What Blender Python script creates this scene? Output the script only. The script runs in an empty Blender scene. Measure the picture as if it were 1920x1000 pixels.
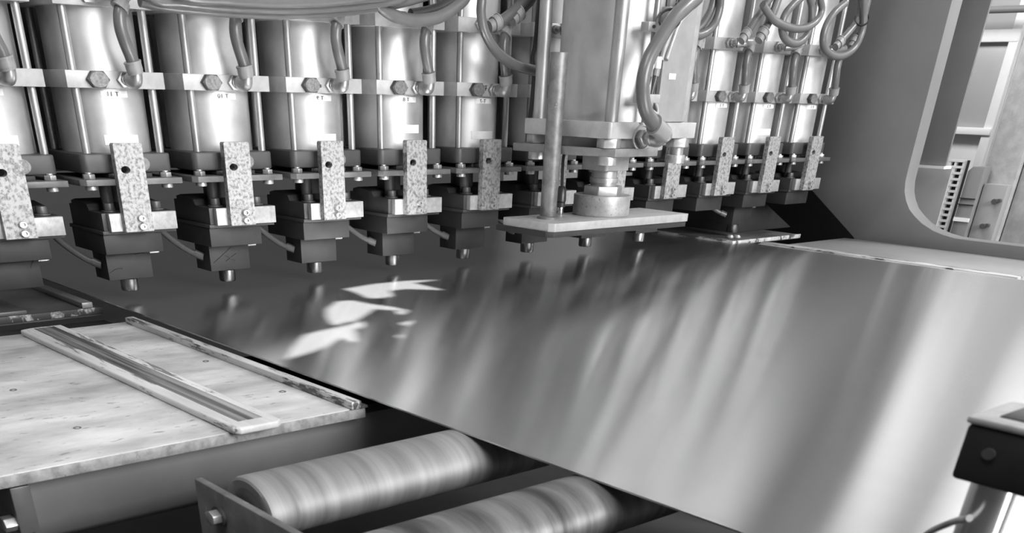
import bpy, bmesh, math, random
from mathutils import Vector, Matrix
random.seed(7)
C = bpy.context.scene.collection
PI = math.pi

# ------------------------------------------------------------------ camera
F, CX, CY = 1766.4, 851.9, 1501.25            # focal length and principal point in pixels (cropped frame 1920 x 1000)
YAW, PITCH, ROLL = 0.71498, 0.64619, 0.02646
CAM = Vector((-0.5257, -1.6023, 0.28687))
_f = Vector((math.sin(YAW)*math.cos(PITCH), math.cos(YAW)*math.cos(PITCH), -math.sin(PITCH)))
_r = Vector((math.cos(YAW), -math.sin(YAW), 0)); _u = _r.cross(_f)
R2 = _r*math.cos(ROLL) + _u*math.sin(ROLL); U2 = -_r*math.sin(ROLL) + _u*math.cos(ROLL)
cam = bpy.data.cameras.new('camera'); co = bpy.data.objects.new('camera', cam); C.objects.link(co)
M3 = Matrix((R2, U2, -_f)).transposed()
co.matrix_world = Matrix.Translation(CAM) @ M3.to_4x4()
cam.sensor_fit = 'HORIZONTAL'; cam.sensor_width = 36.0; cam.lens = F/1920*36.0
cam.shift_x = (960-CX)/1920; cam.shift_y = (CY-500)/1920
cam.clip_start = 0.02; cam.clip_end = 100
cam.dof.use_dof = True; cam.dof.focus_distance = 1.65; cam.dof.aperture_fstop = 13
bpy.context.scene.camera = co

# ------------------------------------------------------------------ light
w = bpy.data.worlds.new('hall_air'); bpy.context.scene.world = w; w.use_nodes = True
bg = w.node_tree.nodes['Background']; bg.inputs[0].default_value = (1, 1, 1, 1); bg.inputs[1].default_value = 0.05
def area(name, loc, to, sx, sy, power):
    l = bpy.data.lights.new(name, 'AREA'); l.shape = 'RECTANGLE'; l.size = sx; l.size_y = sy; l.energy = power
    o = bpy.data.objects.new(name, l); C.objects.link(o); o.location = loc
    o.rotation_euler = (Vector(to)-Vector(loc)).to_track_quat('-Z', 'Y').to_euler()
    return o
area('window_daylight', (0.9, -5.2, 1.9), (0.9, 0, 0.2), 3.0, 2.2, 310)       # tall hall windows behind the photographer
area('hall_lamp', (-1.2, -1.4, 3.4), (0.2, -0.6, 0), 1.6, 1.6, 62)             # ceiling lamp over the entry table
area('added_wall_fill', (2.62, .25, .80), (3.25, .2, .12), .4, .2, 5)               # added unseen lamp that brightens the window wall
area('added_window_fill', (2.85, -1.3, 1.9), (3.2, .2, .2), .7, .3, 26)  # added unseen lamp, lifts the window area beyond the side frame
vs = bpy.context.scene.view_settings
vs.view_transform = 'Standard'; vs.look = 'None'; vs.gamma = 1.0; vs.exposure = 0.35; vs.use_curve_mapping = False

# ------------------------------------------------------------------ helpers
def at(px, py, X=None, Y=None, Z=None):
    """point of the place seen at a pixel of the photograph, on one known plane of the machine"""
    d = R2*((px-CX)/F) + U2*(-(py-CY)/F) + _f
    t = (X-CAM.x)/d.x if X is not None else (Y-CAM.y)/d.y if Y is not None else (Z-CAM.z)/d.z
    return CAM + d*t

ZS = 0.66      # upright round parts look a little flattened in the photograph
class MB:
    def __init__(s): s.v = []; s.f = []
    def add(s, vs, fs):
        b = len(s.v); s.v += [tuple(v) for v in vs]; s.f += [tuple(b+i for i in f) for f in fs]; return s
    def box(s, x0, x1, y0, y1, z0, z1):
        return s.add([(x0,y0,z0),(x1,y0,z0),(x1,y1,z0),(x0,y1,z0),(x0,y0,z1),(x1,y0,z1),(x1,y1,z1),(x0,y1,z1)],
                     [(0,3,2,1),(4,5,6,7),(0,1,5,4),(1,2,6,5),(2,3,7,6),(3,0,4,7)])
    def prism(s, poly, axis, lo, hi):
        """poly in the two other axes (x,y for z; x,z for y; y,z for x)"""
        def p(a, b, c): return {'z': (a,b,c), 'y': (a,c,b), 'x': (c,a,b)}[axis]
        n = len(poly)
        vs = [p(a,b,lo) for a,b in poly] + [p(a,b,hi) for a,b in poly]
        fs = [tuple(range(n))[::-1], tuple(range(n,2*n))] + [(i,(i+1)%n,n+(i+1)%n,n+i) for i in range(n)]
        return s.add(vs, fs)
    def cyl(s, p0, p1, r0, r1=None, n=24, zs=1.0, caps=True):
        p0, p1 = Vector(p0), Vector(p1); r1 = r0 if r1 is None else r1
        d = (p1-p0).normalized(); a = d.orthogonal().normalized() if abs(d.z) > .9 or True else d
        up = Vector((0,0,1)) if abs(d.z) < .95 else Vector((0,1,0))
        a = d.cross(up).normalized(); b = a.cross(d).normalized()
        vs = []
        for p, r in ((p0,r0),(p1,r1)):
            for k in range(n):
                t = 2*PI*(k+.5)/n
                o = a*math.cos(t)*r + b*math.sin(t)*r*zs
                vs.append(p+o)
        fs = [(k,(k+1)%n,n+(k+1)%n,n+k) for k in range(n)]
        if caps: fs += [tuple(range(n))[::-1], tuple(range(n,2*n))]
        return s.add(vs, fs)
    def lathe(s, prof, c, axis='z', n=32, zs=1.0, ring=False):
        """prof: list of (radius, distance along axis); ring closes the profile on itself"""
        if ring: prof = list(prof)+[prof[0]]
        vs = []
        for r, h in prof:
            for k in range(n):
                t = 2*PI*k/n; a, b = r*math.cos(t), r*math.sin(t)
                v = {'z': (a,b,h), 'y': (a,h,b*zs), 'x': (h,a,b*zs)}[axis]
                vs.append((v[0]+c[0], v[1]+c[1], v[2]+c[2]))
        fs = []
        for j in range(len(prof)-1):
            for k in range(n):
                fs.append((j*n+k, j*n+(k+1)%n, (j+1)*n+(k+1)%n, (j+1)*n+k))
        if not ring: fs += [tuple(range(n))[::-1], tuple((len(prof)-1)*n+k for k in range(n))]
        return s.add(vs, fs)
    def tube(s, pts, r, n=12, sub=6):
        P = smooth_path(pts, sub); m = len(P)
        ref = Vector((.3,.2,.93)); vs = []; 
        for i in range(m):
            d = (P[min(i+1,m-1)]-P[max(i-1,0)]).normalized()
            a = ref - d*ref.dot(d)
            a = a.normalized() if a.length > 1e-5 else d.orthogonal().normalized()
            ref = a; b = d.cross(a)
            for k in range(n):
                t = 2*PI*k/n; vs.append(P[i] + (a*math.cos(t)+b*math.sin(t))*r)
        fs = [(i*n+k, i*n+(k+1)%n, (i+1)*n+(k+1)%n, (i+1)*n+k) for i in range(m-1) for k in range(n)]
        fs += [tuple(range(n))[::-1], tuple((m-1)*n+k for k in range(n))]
        return s.add(vs, fs)
    def mesh(s, name, mat, bevel=0.0, smooth=True, seg=2):
        me = bpy.data.meshes.new(name); bm = bmesh.new()
        vv = [bm.verts.new(v) for v in s.v]
        for f in s.f:
            try: bm.faces.new([vv[i] for i in f])
            except ValueError: pass
        bmesh.ops.recalc_face_normals(bm, faces=bm.faces)
        if bevel:
            ed = [e for e in bm.edges if len(e.link_faces) == 2 and e.calc_face_angle(0) > .6]
            bmesh.ops.bevel(bm, geom=ed, offset=bevel, segments=seg, affect='EDGES', profile=.5, clamp_overlap=True)
        bm.to_mesh(me); bm.free()
        if smooth:
            me.polygons.foreach_set('use_smooth', [True]*len(me.polygons)); me.set_sharp_from_angle(angle=math.radians(38))
        me.materials.append(mat); return me
    def build(s, name, mat, parent=None, bevel=0.0, smooth=True, seg=2, label=None):
        return link(name, s.mesh(name, mat, bevel, smooth, seg), parent, label)
def link(name, me, parent=None, label=None):
    o = bpy.data.objects.new(name, me); C.objects.link(o)
    if parent is not None: o.parent = parent
    if label: o['label'] = label
    return o
def smooth_path(pts, sub):
    P = [Vector(p) for p in pts]
    if len(P) < 3: return P
    Q = [P[0]*2-P[1]] + P + [P[-1]*2-P[-2]]; out = []
    for i in range(1, len(Q)-2):
        a, b, c, d = Q[i-1], Q[i], Q[i+1], Q[i+2]
        for k in range(sub):
            t = k/sub
            out.append(.5*((2*b)+(c-a)*t+(2*a-5*b+4*c-d)*t*t+(3*b-a-3*c+d)*t**3))
    out.append(P[-1]); return out
def empty(name, loc=(0,0,0)):
    o = bpy.data.objects.new(name, None); C.objects.link(o); o.location = loc; o.empty_display_size = .05; return o
def tag(o, label, cat, group=None, kind=None):
    o['label'] = label; o['category'] = cat
    if group: o['group'] = group
    if kind: o['kind'] = kind
    return o
def struct(o, label=None, cat=None):
    o['kind'] = 'structure'
    if label: o['label'] = label
    if cat: o['category'] = cat
    return o
def rel(P, o): return [Vector(p)-Vector(o) for p in P]

# ------------------------------------------------------------------ materials (all grey: the photograph has no colour)
def mat(name, c1, c2=None, metal=0.0, rough=0.5, scale=20.0, stretch=(1,1,1), detail=4.0, contrast=(0.35,0.65), bump=0.0,
        bump_scale=None, rough2=None, spots=None, coat=0.0, rnd=True, aniso=0.0):
    m = bpy.data.materials.new(name); m.use_nodes = True; nt = m.node_tree; N = nt.nodes; L = nt.links
    b = N['Principled BSDF']
    b.inputs['Metallic'].default_value = metal; b.inputs['Roughness'].default_value = rough
    b.inputs['Coat Weight'].default_value = coat
    if aniso: b.inputs['Anisotropic'].default_value = aniso
    if c2 is None: c2 = c1*1.12
    tc = N.new('ShaderNodeTexCoord'); mp = N.new('ShaderNodeMapping'); mp.inputs['Scale'].default_value = stretch
    if rnd:
        oi = N.new('ShaderNodeObjectInfo'); ml = N.new('ShaderNodeVectorMath'); ml.operation = 'MULTIPLY_ADD'
        ml.inputs[1].default_value = (37.0, 51.0, 23.0); L.new(oi.outputs['Random'], ml.inputs[0]); L.new(tc.outputs['Object'], ml.inputs[2])
        L.new(ml.outputs[0], mp.inputs['Vector'])
    else: L.new(tc.outputs['Object'], mp.inputs['Vector'])
    no = N.new('ShaderNodeTexNoise'); no.inputs['Scale'].default_value = scale; no.inputs['Detail'].default_value = detail
    no.inputs['Roughness'].default_value = .6
    L.new(mp.outputs[0], no.inputs['Vector'])
    cr = N.new('ShaderNodeValToRGB'); cr.color_ramp.elements[0].position = contrast[0]; cr.color_ramp.elements[1].position = contrast[1]
    cr.color_ramp.elements[0].color = (c1,c1,c1,1); cr.color_ramp.elements[1].color = (c2,c2,c2,1)
    L.new(no.outputs['Fac'], cr.inputs['Fac']); col = cr.outputs['Color']
    if spots:                                   # spots = (scale, threshold, value): wear marks with a shape of their own
        n2 = N.new('ShaderNodeTexNoise'); n2.inputs['Scale'].default_value = spots[0]; n2.inputs['Detail'].default_value = 5
        n2.inputs['Roughness'].default_value = .7
        L.new(mp.outputs[0], n2.inputs['Vector'])
        r2 = N.new('ShaderNodeValToRGB'); r2.color_ramp.elements[0].position = spots[1]; r2.color_ramp.elements[1].position = spots[1]+.05
        L.new(n2.outputs['Fac'], r2.inputs['Fac'])
        mx = N.new('ShaderNodeMix'); mx.data_type = 'RGBA'
        L.new(r2.outputs['Color'], mx.inputs['Factor']); L.new(col, mx.inputs['A']); mx.inputs['B'].default_value = (spots[2],)*3+(1,)
        col = mx.outputs['Result']
    L.new(col, b.inputs['Base Color'])
    if rough2 is not None:
        mr = N.new('ShaderNodeMapRange'); mr.inputs['From Min'].default_value = contrast[0]; mr.inputs['From Max'].default_value = contrast[1]
        mr.inputs['To Min'].default_value = rough; mr.inputs['To Max'].default_value = rough2
        L.new(no.outputs['Fac'], mr.inputs['Value']); L.new(mr.outputs[0], b.inputs['Roughness'])
    if bump:
        nb = N.new('ShaderNodeTexNoise'); nb.inputs['Scale'].default_value = bump_scale or scale*4; nb.inputs['Detail'].default_value = 3
        L.new(mp.outputs[0], nb.inputs['Vector'])
        bp = N.new('ShaderNodeBump'); bp.inputs['Strength'].default_value = bump; bp.inputs['Distance'].default_value = .001
        L.new(nb.outputs['Fac'], bp.inputs['Height']); L.new(bp.outputs[0], b.inputs['Normal'])
    return m
M = {}
M['alu']   = mat('barrel_aluminium', .50, .64, metal=.75, rough=.42, rough2=.52, scale=14, bump=.05, bump_scale=160, spots=(30,.70,.5))
M['rod']   = mat('tie_rod_steel', .34, .48, metal=.75, rough=.44, scale=50, stretch=(1,1,.3), spots=(120,.66,.25))
M['block'] = mat('cast_block', .33, .40, metal=.25, rough=.5, scale=60, bump=.08)
M['dark']  = mat('dark_grey_paint', .042, .058, rough=.48, scale=25, bump=.06, spots=(60,.72,.2))
M['head']  = mat('charcoal_paint', .024, .038, rough=.5, scale=22, bump=.08, spots=(45,.70,.035))
M['box']   = mat('blackened_steel', .015, .024, metal=.1, rough=.55, scale=18, spots=(50,.68,.03), bump=.05)
M['zinc']  = mat('zinc_plate', .32, .42, metal=.5, rough=.45, scale=120, bump=.08)
M['link']  = mat('mottled_zinc_bar', .36, .12, metal=.4, rough=.5, scale=210, detail=3, contrast=(.44,.68), bump=.05)
M['plate'] = mat('grey_steel_plate', .085, .12, metal=.3, rough=.45, scale=40, bump=.05)
M['bolt']  = mat('bolt_steel', .40, .55, metal=.8, rough=.4, scale=60, spots=(150,.66,.2))
M['pin'] = mat('dark_punch_steel', .10, .34, metal=.9, rough=.35, scale=70, stretch=(1,1,.3), contrast=(.42,.6))
M['bolt_mottled'] = mat('mottled_bolt_face', .13, .24, metal=.5, rough=.55, scale=260, bump=.1)
M['fitting'] = mat('nickel_fitting', .30, .42, metal=.75, rough=.38, scale=60, spots=(90,.68,.2))
M['ferrule'] = mat('grey_plastic_ferrule', .20, .25, rough=.4, scale=30)
M['hose']  = mat('grey_hose', .095, .12, rough=.35, scale=14, coat=.1)
M['hose_dark'] = mat('dark_hose', .03, .045, rough=.35, scale=14)
M['sticker'] = mat('white_sticker', .78, .86, rough=.6, scale=90, spots=(110,.66,.55))
M['ink']   = mat('black_ink', .02, .03, rough=.6)
M['black'] = mat('black_gap_shade', .008, .012, rough=.7)  # near-black that stands for the shade in gaps and voids
M['post']  = mat('brown_grey_post', .13, .22, metal=.5, rough=.5, scale=60, spots=(110,.64,.3), bump=.1)
M['frame'] = mat('frame_paint', .150, .178, rough=.55, scale=5, spots=(16,.72,.12), bump=.06, bump_scale=120)
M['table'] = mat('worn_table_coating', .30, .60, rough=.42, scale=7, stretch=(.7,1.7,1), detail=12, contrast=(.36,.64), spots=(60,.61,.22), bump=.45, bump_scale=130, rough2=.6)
M['table_edge'] = mat('chipped_table_edge', .15, .32, rough=.6, scale=60, spots=(90,.62,.16), bump=.3)
M['wear']  = mat('worn_guide_paint', .46, .66, rough=.45, scale=26, stretch=(1.6,.16,1), spots=(46,.56,.16), bump=.4, bump_scale=60)
M['rail']  = mat('worn_rail_edge', .42, .60, rough=.42, metal=.2, scale=30, stretch=(1.6,.22,1), spots=(40,.53,.08), bump=.25)
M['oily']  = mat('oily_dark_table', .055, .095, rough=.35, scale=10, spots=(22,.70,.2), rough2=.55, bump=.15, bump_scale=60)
M['beam']  = mat('dark_beam_paint', .115, .15, rough=.45, scale=6, spots=(70,.73,.02), bump=.08)
M['rusty'] = mat('worn_bracket_steel', .12, .20, metal=.3, rough=.5, scale=30, spots=(60,.66,.3), bump=.15)
M['roller'] = mat('polished_roller', .20, .36, metal=.55, rough=.6, scale=11, stretch=(6,.25,.25), detail=6, contrast=(.3,.7), rough2=.66)
M['roller2'] = mat('scuffed_roller', .06, .27, metal=.5, rough=.52, scale=9, stretch=(4,.5,.5), detail=8, contrast=(.34,.66), rough2=.5, spots=(34,.68,.6))
M['white'] = mat('white_window_frame', .80, .86, rough=.5, scale=10)
M['wallp'] = mat('white_wall_paint', .74, .82, rough=.7, scale=8)
M['glass'] = mat('frosted_pane', .36, .42, rough=.3, scale=3)
M['concrete'] = mat('rough_concrete', .30, .38, rough=.8, scale=40, bump=.3, bump_scale=80)
M['floor'] = mat('hall_floor', .10, .14, rough=.6, scale=3)
M['chrome'] = mat('chrome_post', .55, .7, metal=.95, rough=.22, scale=10)
M['fgblack'] = mat('black_plastic', .018, .028, rough=.45, scale=20)
M['fgrim'] = mat('worn_light_rim', .42, .6, metal=.3, rough=.5, scale=40)

M['groove'] = mat('worn_dark_groove', .055, .30, rough=.4, scale=22, stretch=(6,.10,1), detail=10, contrast=(.40,.66), spots=(30,.66,.4), bump=.2)
M['chips'] = mat('chipped_lip', .03, .34, rough=.5, scale=60, contrast=(.52,.64))
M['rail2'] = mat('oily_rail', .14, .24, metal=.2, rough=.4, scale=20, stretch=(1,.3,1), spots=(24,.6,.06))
M['rtable'] = mat('smooth_pale_table', .25, .31, rough=.38, scale=6, spots=(40,.72,.3))
M['frame2'] = mat('rear_column_paint', .15, .18, rough=.55, scale=5, spots=(16,.72,.08))
M['panel2'] = mat('rear_panel_paint', .26, .29, rough=.5, scale=5)
M['concrete2'] = mat('pale_concrete', .36, .46, rough=.8, scale=40, bump=.3, bump_scale=80)

def strip_material():
    m = bpy.data.materials.new('rolled_metal_strip'); m.use_nodes = True; nt = m.node_tree; N = nt.nodes; L = nt.links
    b = N['Principled BSDF']; b.inputs['Metallic'].default_value = 1.0; b.inputs['Base Color'].default_value = (.66,.66,.66,1)
    b.inputs['Roughness'].default_value = .195; b.inputs['Anisotropic'].default_value = 1.0
    tg = N.new('ShaderNodeTangent'); tg.direction_type = 'UV_MAP'; tg.uv_map = 'UVMap'; L.new(tg.outputs[0], b.inputs['Tangent'])
    tc = N.new('ShaderNodeTexCoord'); mp = N.new('ShaderNodeMapping'); mp.inputs['Scale'].default_value = (420, 3.0, 1)
    no = N.new('ShaderNodeTexNoise'); no.inputs['Scale'].default_value = 1.0; no.inputs['Detail'].default_value = 3
    L.new(tc.outputs['Object'], mp.inputs[0]); L.new(mp.outputs[0], no.inputs['Vector'])
    bp = N.new('ShaderNodeBump'); bp.inputs['Strength'].default_value = .10; bp.inputs['Distance'].default_value = .0006
    L.new(no.outputs['Fac'], bp.inputs['Height']); L.new(bp.outputs[0], b.inputs['Normal'])
    cr = N.new('ShaderNodeMapRange'); cr.inputs['To Min'].default_value = .60; cr.inputs['To Max'].default_value = .72
    L.new(no.outputs['Fac'], cr.inputs['Value'])
    cc = N.new('ShaderNodeCombineColor'); 
    for k in range(3): L.new(cr.outputs[0], cc.inputs[k])
    L.new(cc.outputs[0], b.inputs['Base Color'])
    df = N.new('ShaderNodeBsdfDiffuse'); df.inputs['Color'].default_value = (.8,.8,.8,1)      # diffuse share added so the light patches show on the metal
    ms = N.new('ShaderNodeMixShader'); ms.inputs[0].default_value = .03
    L.new(b.outputs[0], ms.inputs[1]); L.new(df.outputs[0], ms.inputs[2]); L.new(ms.outputs[0], N['Material Output'].inputs['Surface'])
    return m
M['strip'] = strip_material()

# ------------------------------------------------------------------ large structure
XL, XR = 0.148, 1.7673          # edges of the moving metal strip
ZT = -0.012                     # table tops
WX = 2.20                       # inner face of the far side frame

def strip_z(x, y):
    u = (x-XL)/(XR-XL)
    return 0.0012*math.sin(3.1*u+2.2*y) - 0.002*0
def build_strip():
    nx, ny = 90, 150; y0, y1 = -2.3, 1.6
    mb = MB(); vs = []
    for j in range(ny+1):
        for i in range(nx+1):
            x = XL+(XR-XL)*i/nx; y = y0+(y1-y0)*j/ny; vs.append((x, y, strip_z(x, y)))
    n1 = len(vs); vs += [(x,y,z-.0016) for x,y,z in vs]
    fs = []
    W = nx+1
    for j in range(ny):
        for i in range(nx):
            a = j*W+i; fs.append((a,a+1,a+W+1,a+W)); fs.append((n1+a,n1+a+W,n1+a+W+1,n1+a+1))
    for j in range(ny):
        a = j*W; fs.append((a,a+W,n1+a+W,n1+a)); b = a+nx; fs.append((b,n1+b,n1+b+W,b+W))
    for i in range(nx): fs.append((i,n1+i,n1+i+1,i+1)); a = ny*W+i; fs.append((a,a+1,n1+a+1,n1+a))
    mb.add(vs, fs); return mb
so = build_strip().build('metal_strip', M['strip'])
uv = so.data.uv_layers.new(name='UVMap')
for lp in so.data.loops:
    v = so.data.vertices[lp.vertex_index].co; uv.data[lp.index].uv = (v.x, v.y + .30*v.x)       # tangent direction skewed on purpose to make the reflected streaks slant more
tag(so, 'wide shiny sheet metal strip running under the row of cylinders', 'metal sheet')

# hall floor
struct(MB().box(-9, 9, -7, 9, -.95, -.9).build('floor', M['floor'], smooth=False), 'dark concrete hall floor below the machine', 'floor')

# far side frame with its rounded opening
def arc_pts():
    return [(-.1503,.150),(-.151,.125),(-.1560,.103),(-.166,.085),(-.181,.067),(-.2000,.0535),(-.225,.0395),(-.2596,.0266),(-.288,.0205),(-.3195,.0163),(-.36,.0155)]
poly = [(-.1503,1.1)] + arc_pts() + [(-1.5,.0155),(-1.5,-.6),(-.046,-.6),(-.046,-.0095),(.117,.0905),(.9,.0905),(.9,1.1)]
tag(MB().prism(poly, 'x', WX, WX+.05).build('side_frame', M['frame'], bevel=.0015), 'tall grey steel side frame with a rounded opening at right', 'machine frame')
# black sheet added for the dark void behind the slanted corner
tag(MB().box(WX+.16, WX+.18, -.02, .9, -.6, .2).build('void_shade_sheet', M['black'], smooth=False), 'black sheet standing for the dark void behind the slanted corner of the side frame', 'plate')
# black sheet put in for the dark gaps behind the row
tag(MB().box(-.9, .262, .34, .37, .16, 1.1).box(.276, 2.2, .34, .37, .16, 1.1).build('row_shade_sheet', M['black'], smooth=False), 'black sheet standing for the dark interior behind the row of cylinders', 'plate')
tag(MB().box(-.9, 2.2, .0, .33, .95, 1.15).build('head_beam', M['frame'], bevel=.004), 'grey head beam above the row of cylinders', 'beam')

# ------------------------------------------------------------------ one punch unit
P_ = 0.18
YB = 0.026                              # front of the square blocks
BX0, BX1 = -.050, .099; BC = (.0245, .099); BR = .066
def hexpts(cx, cz, r, zs=ZS, rot=0): return [(cx+r*math.cos(rot+k*PI/3), cz+zs*r*math.sin(rot+k*PI/3)) for k in range(6)]
MESH = {}
def shared(key, fn):
    if key not in MESH: MESH[key] = fn()
    return MESH[key]

def put(unit, name, key, fn, parent=None, label=None):
    o = link(name, shared(key, fn), parent or unit, label); return o

def rounded_rect(x0, x1, y0, y1, r, n=5):
    out = []
    for cx, cy, a in ((x1-r,y1-r,0),(x0+r,y1-r,90),(x0+r,y0+r,180),(x1-r,y0+r,270)):
        for k in range(n+1):
            t = math.radians(a+90*k/n); out.append((cx+r*math.cos(t), cy+r*math.sin(t)))
    return out
def text_mesh(s, size, mirror=True):
    cu = bpy.data.curves.new('t', 'FONT'); cu.body = s; cu.size = size; cu.align_x = 'CENTER'; cu.align_y = 'CENTER'; cu.extrude = .0002
    ob = bpy.data.objects.new('t', cu); C.objects.link(ob); dg = bpy.context.evaluated_depsgraph_get()
    me = bpy.data.meshes.new_from_object(ob.evaluated_get(dg)); bpy.data.objects.remove(ob); bpy.data.curves.remove(cu)
    for v in me.vertices:
        x, y, z = v.co
        v.co = ((-x if mirror else x), -z, y*.72)
    if mirror: me.flip_normals()
    me.materials.clear(); me.materials.append(M['ink']); return me
def curved_patch(x0, x1, z0, z1, off=.0006, n=8):
    """sticker lying on the barrel"""
    mb = MB(); vs = []
    for z in (z0, z1):
        for k in range(n+1):
            x = x0+(x1-x0)*k/n; r = BR+off; vs.append((x, BC[1]-math.sqrt(max(r*r-(x-BC[0])**2, 1e-9)), z))
    fs = [(k,k+1,n+2+k,n+1+k) for k in range(n)]
    n1 = len(vs); vs += [(x,y+.0009,z) for x,y,z in vs]; fs += [tuple(n1+i for i in f[::-1]) for f in fs]
    fs += [(k+1,k,n1+k,n1+k+1) for k in range(n)] + [(n+1+k,n+2+k,n1+n+2+k,n1+n+1+k) for k in range(n)] + [(0,n+1,n1+n+1,n1),(n,n1+n,n1+2*n+1,2*n+1)]
    return mb.add(vs, fs)

NAMES = ['T 12','T 11','T 10','T 9','T 8','T-7','T 6','T 5','T 4','T 3','T 2','T 1']
WHICH = {
 0: 'punch cylinder unit cut off by the left picture edge',
 1: 'punch cylinder unit tagged T 11 beside the left picture edge',
 2: 'punch cylinder unit tagged T 10, box below marked with an X',
 3: 'punch cylinder unit tagged T 9, right beside the one marked with an X',
 4: 'punch cylinder unit tagged T 8, below the sagging hose loop',
 5: 'punch cylinder unit tagged T 7, directly left of the big press cylinder',
 6: 'punch cylinder unit half hidden behind the big press cylinder and its brown post',
 7: 'punch cylinder unit almost wholly hidden behind the big press cylinder',
 8: 'punch cylinder unit just right of the big press flange',
 9: 'punch cylinder unit third from the grey side frame',
 10: 'punch cylinder unit second from the grey side frame',
 11: 'last punch cylinder unit at the right, touching the grey side frame',
}

def make_unit(i):
    u = empty('punch_unit', (i*P_, 0, 0))
    tag(u, WHICH[i], 'punch cylinder', 'row of punch cylinders')
    # barrel, three stacked lengths seen as one tube
    bar = put(u, 'barrel', 'barrel', lambda: MB().cyl((BC[0],BC[1],.199),(BC[0],BC[1],.95), BR, n=64).mesh('barrel', M['alu']))
    for sx in (-1, 1):
        for yy in (.039, .159):
            put(u, 'tie_rod', 'rod%d%d' % (sx, yy*1000), lambda: MB().cyl((BC[0]+.0585*sx,yy,.195),(BC[0]+.0585*sx,yy,.95), .0058, n=18).mesh('tie_rod', M['rod']))
    mid = put(u, 'middle_block', 'mid', lambda: MB().box(BX0,BX1,YB,.172,.278,.298).mesh('middle_block', M['block'], bevel=.0008))
    upb = put(u, 'upper_block', 'upb', lambda: MB().box(BX0,BX1,YB,.172,.369,.3895).mesh('upper_block', M['block'], bevel=.0008))
    # hex plug
    plug = put(u, 'hex_plug', 'plug', lambda: MB().prism(hexpts(-.0055,.288,.0168), 'y', YB-.009, YB).mesh('hex_plug', M['dark'], bevel=.0007), mid)
    put(u, 'plug_face', 'plugf', lambda: MB().cyl((-.0055,YB-.009,.288),(-.0055,YB-.0105,.288), .0138, n=24, zs=ZS).mesh('plug_face', M['bolt_mottled']), mid)
    # lower elbow and jumper hose to the upper elbow
    put(u, 'fitting_nut', 'nutl', lambda: MB().prism(hexpts(.039,.288,.0155), 'y', YB-.006, YB).cyl((.039,YB-.006,.288),(.039,YB-.010,.288),.0105,n=18,zs=ZS).cyl((.039,YB-.010,.288),(.039,YB-.014,.288),.0085,n=18,zs=ZS).mesh('fitting_nut', M['fitting'], bevel=.0006), mid)
    put(u, 'elbow', 'elbl', lambda: MB().tube([(.039,YB-.012,.288),(.0395,YB-.020,.287),(.041,YB-.027,.2875),(.0415,YB-.0295,.2925),(.041,YB-.0305,.300)], .0092, n=14).mesh('elbow', M['fitting']), mid)
    ye = YB-.031
    def fer1():
        b = Vector((.041,ye,.2955)); d = Vector((-.22,-.05,1)).normalized()
        return MB().cyl(b, b+d*.003, .0112, n=20).cyl(b+d*.003, b+d*.0125, .0118, n=20).cyl(b+d*.0125, b+d*.0145, .0126, n=20).mesh('hose_ferrule', M['ferrule'])
    put(u, 'hose_ferrule', 'fer1', fer1, mid)
    top = Vector((.036, ye, .372))
    def jump():
        return MB().tube([(.039,ye-.001,.306),(.036,ye-.002,.316),(.030,ye-.004,.330),(.0265,ye-.004,.345),(.0280,ye-.003,.358),(.033,ye-.001,.368)], .0088, n=14).mesh('jumper_hose', M['hose'])
    put(u, 'jumper_hose', 'jump', jump)
    def fer2():
        b = Vector((.030,ye-.001,.3665)); d = Vector((.55,.05,.85)).normalized()
        return MB().cyl(b, b+d*.002, .0124, n=18).cyl(b+d*.002, b+d*.010, .0116, n=18).cyl(b+d*.010,b+d*.022,.0095,.0085,n=16).mesh('hose_ferrule', M['ferrule'])
    put(u, 'hose_ferrule', 'fer2', fer2, upb)
    put(u, 'fitting_nut', 'nutu', lambda: MB().prism(hexpts(.002,.381,.0155), 'y', YB-.006, YB).cyl((.002,YB-.006,.381),(.002,YB-.014,.381),.0098,n=18,zs=ZS).cyl((.002,YB-.014,.381),(.002,YB-.024,.381),.0078,n=18,zs=ZS).mesh('fitting_nut', M['fitting'], bevel=.0006), upb)
    put(u, 'tee_pipe', 'teeu', lambda: MB().tube([(.002,YB-.020,.381),(.014,YB-.029,.382),(.030,YB-.032,.382),(.046,YB-.031,.3835)], .0085, n=14).mesh('tee_pipe', M['fitting']), upb)
    # stickers
    if i not in (6, 7):
        tg_ = put(u, 'number_tag', 'tag', lambda: curved_patch(.0015,.0415,.2675,.2752).mesh('number_tag', M['sticker']), None, 'white number tag')
        t = link('tag_text', text_mesh(NAMES[i], .0105), tg_); t.location = (.0175, BC[1]-BR-.0020, .2713)
        if i in (0, 1, 3, 4, 5, 8, 10):
            z = {4:.229, 5:.2195, 10:.222}.get(i, .2165); x1 = {4:.050}.get(i, .0495)
            put(u, 'placard', 'plac%g' % z, lambda: curved_patch(-.003,x1,z-.006,z+.006).mesh('placard', M['sticker']), None, 'blank worn sticker')
    # bottom flange with disc
    fl = put(u, 'bottom_flange', 'flange', lambda: MB().prism(rounded_rect(BX0-.003,.090,.017,.172,.010), 'z', .1765, .2005).mesh('bottom_flange', M['dark'], bevel=.0025))
    put(u, 'flange_disc', 'disc', lambda: MB().lathe([(.0135,.0175),(.0135,.0125),(.0128,.0115),(.0,.0115)], (.0375,0,.1875), 'y', n=28, zs=ZS+.06).mesh('flange_disc', M['bolt_mottled']), fl)
    put(u, 'spacer', 'spacer', lambda: MB().box(-.012,.058,.024,.16,.170,.1765).mesh('spacer', M['dark'], bevel=.001))
    # cross plate with notch for the link bar
    pl = [(-.066,.060),(-.066,.006),(-.058,-.001),(-.0135,-.001),(-.0135,.030),(.0335,.030),(.0335,-.001),(.0945,-.001),(.0945,.060),(.078,.15),(-.05,.15)]
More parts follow.
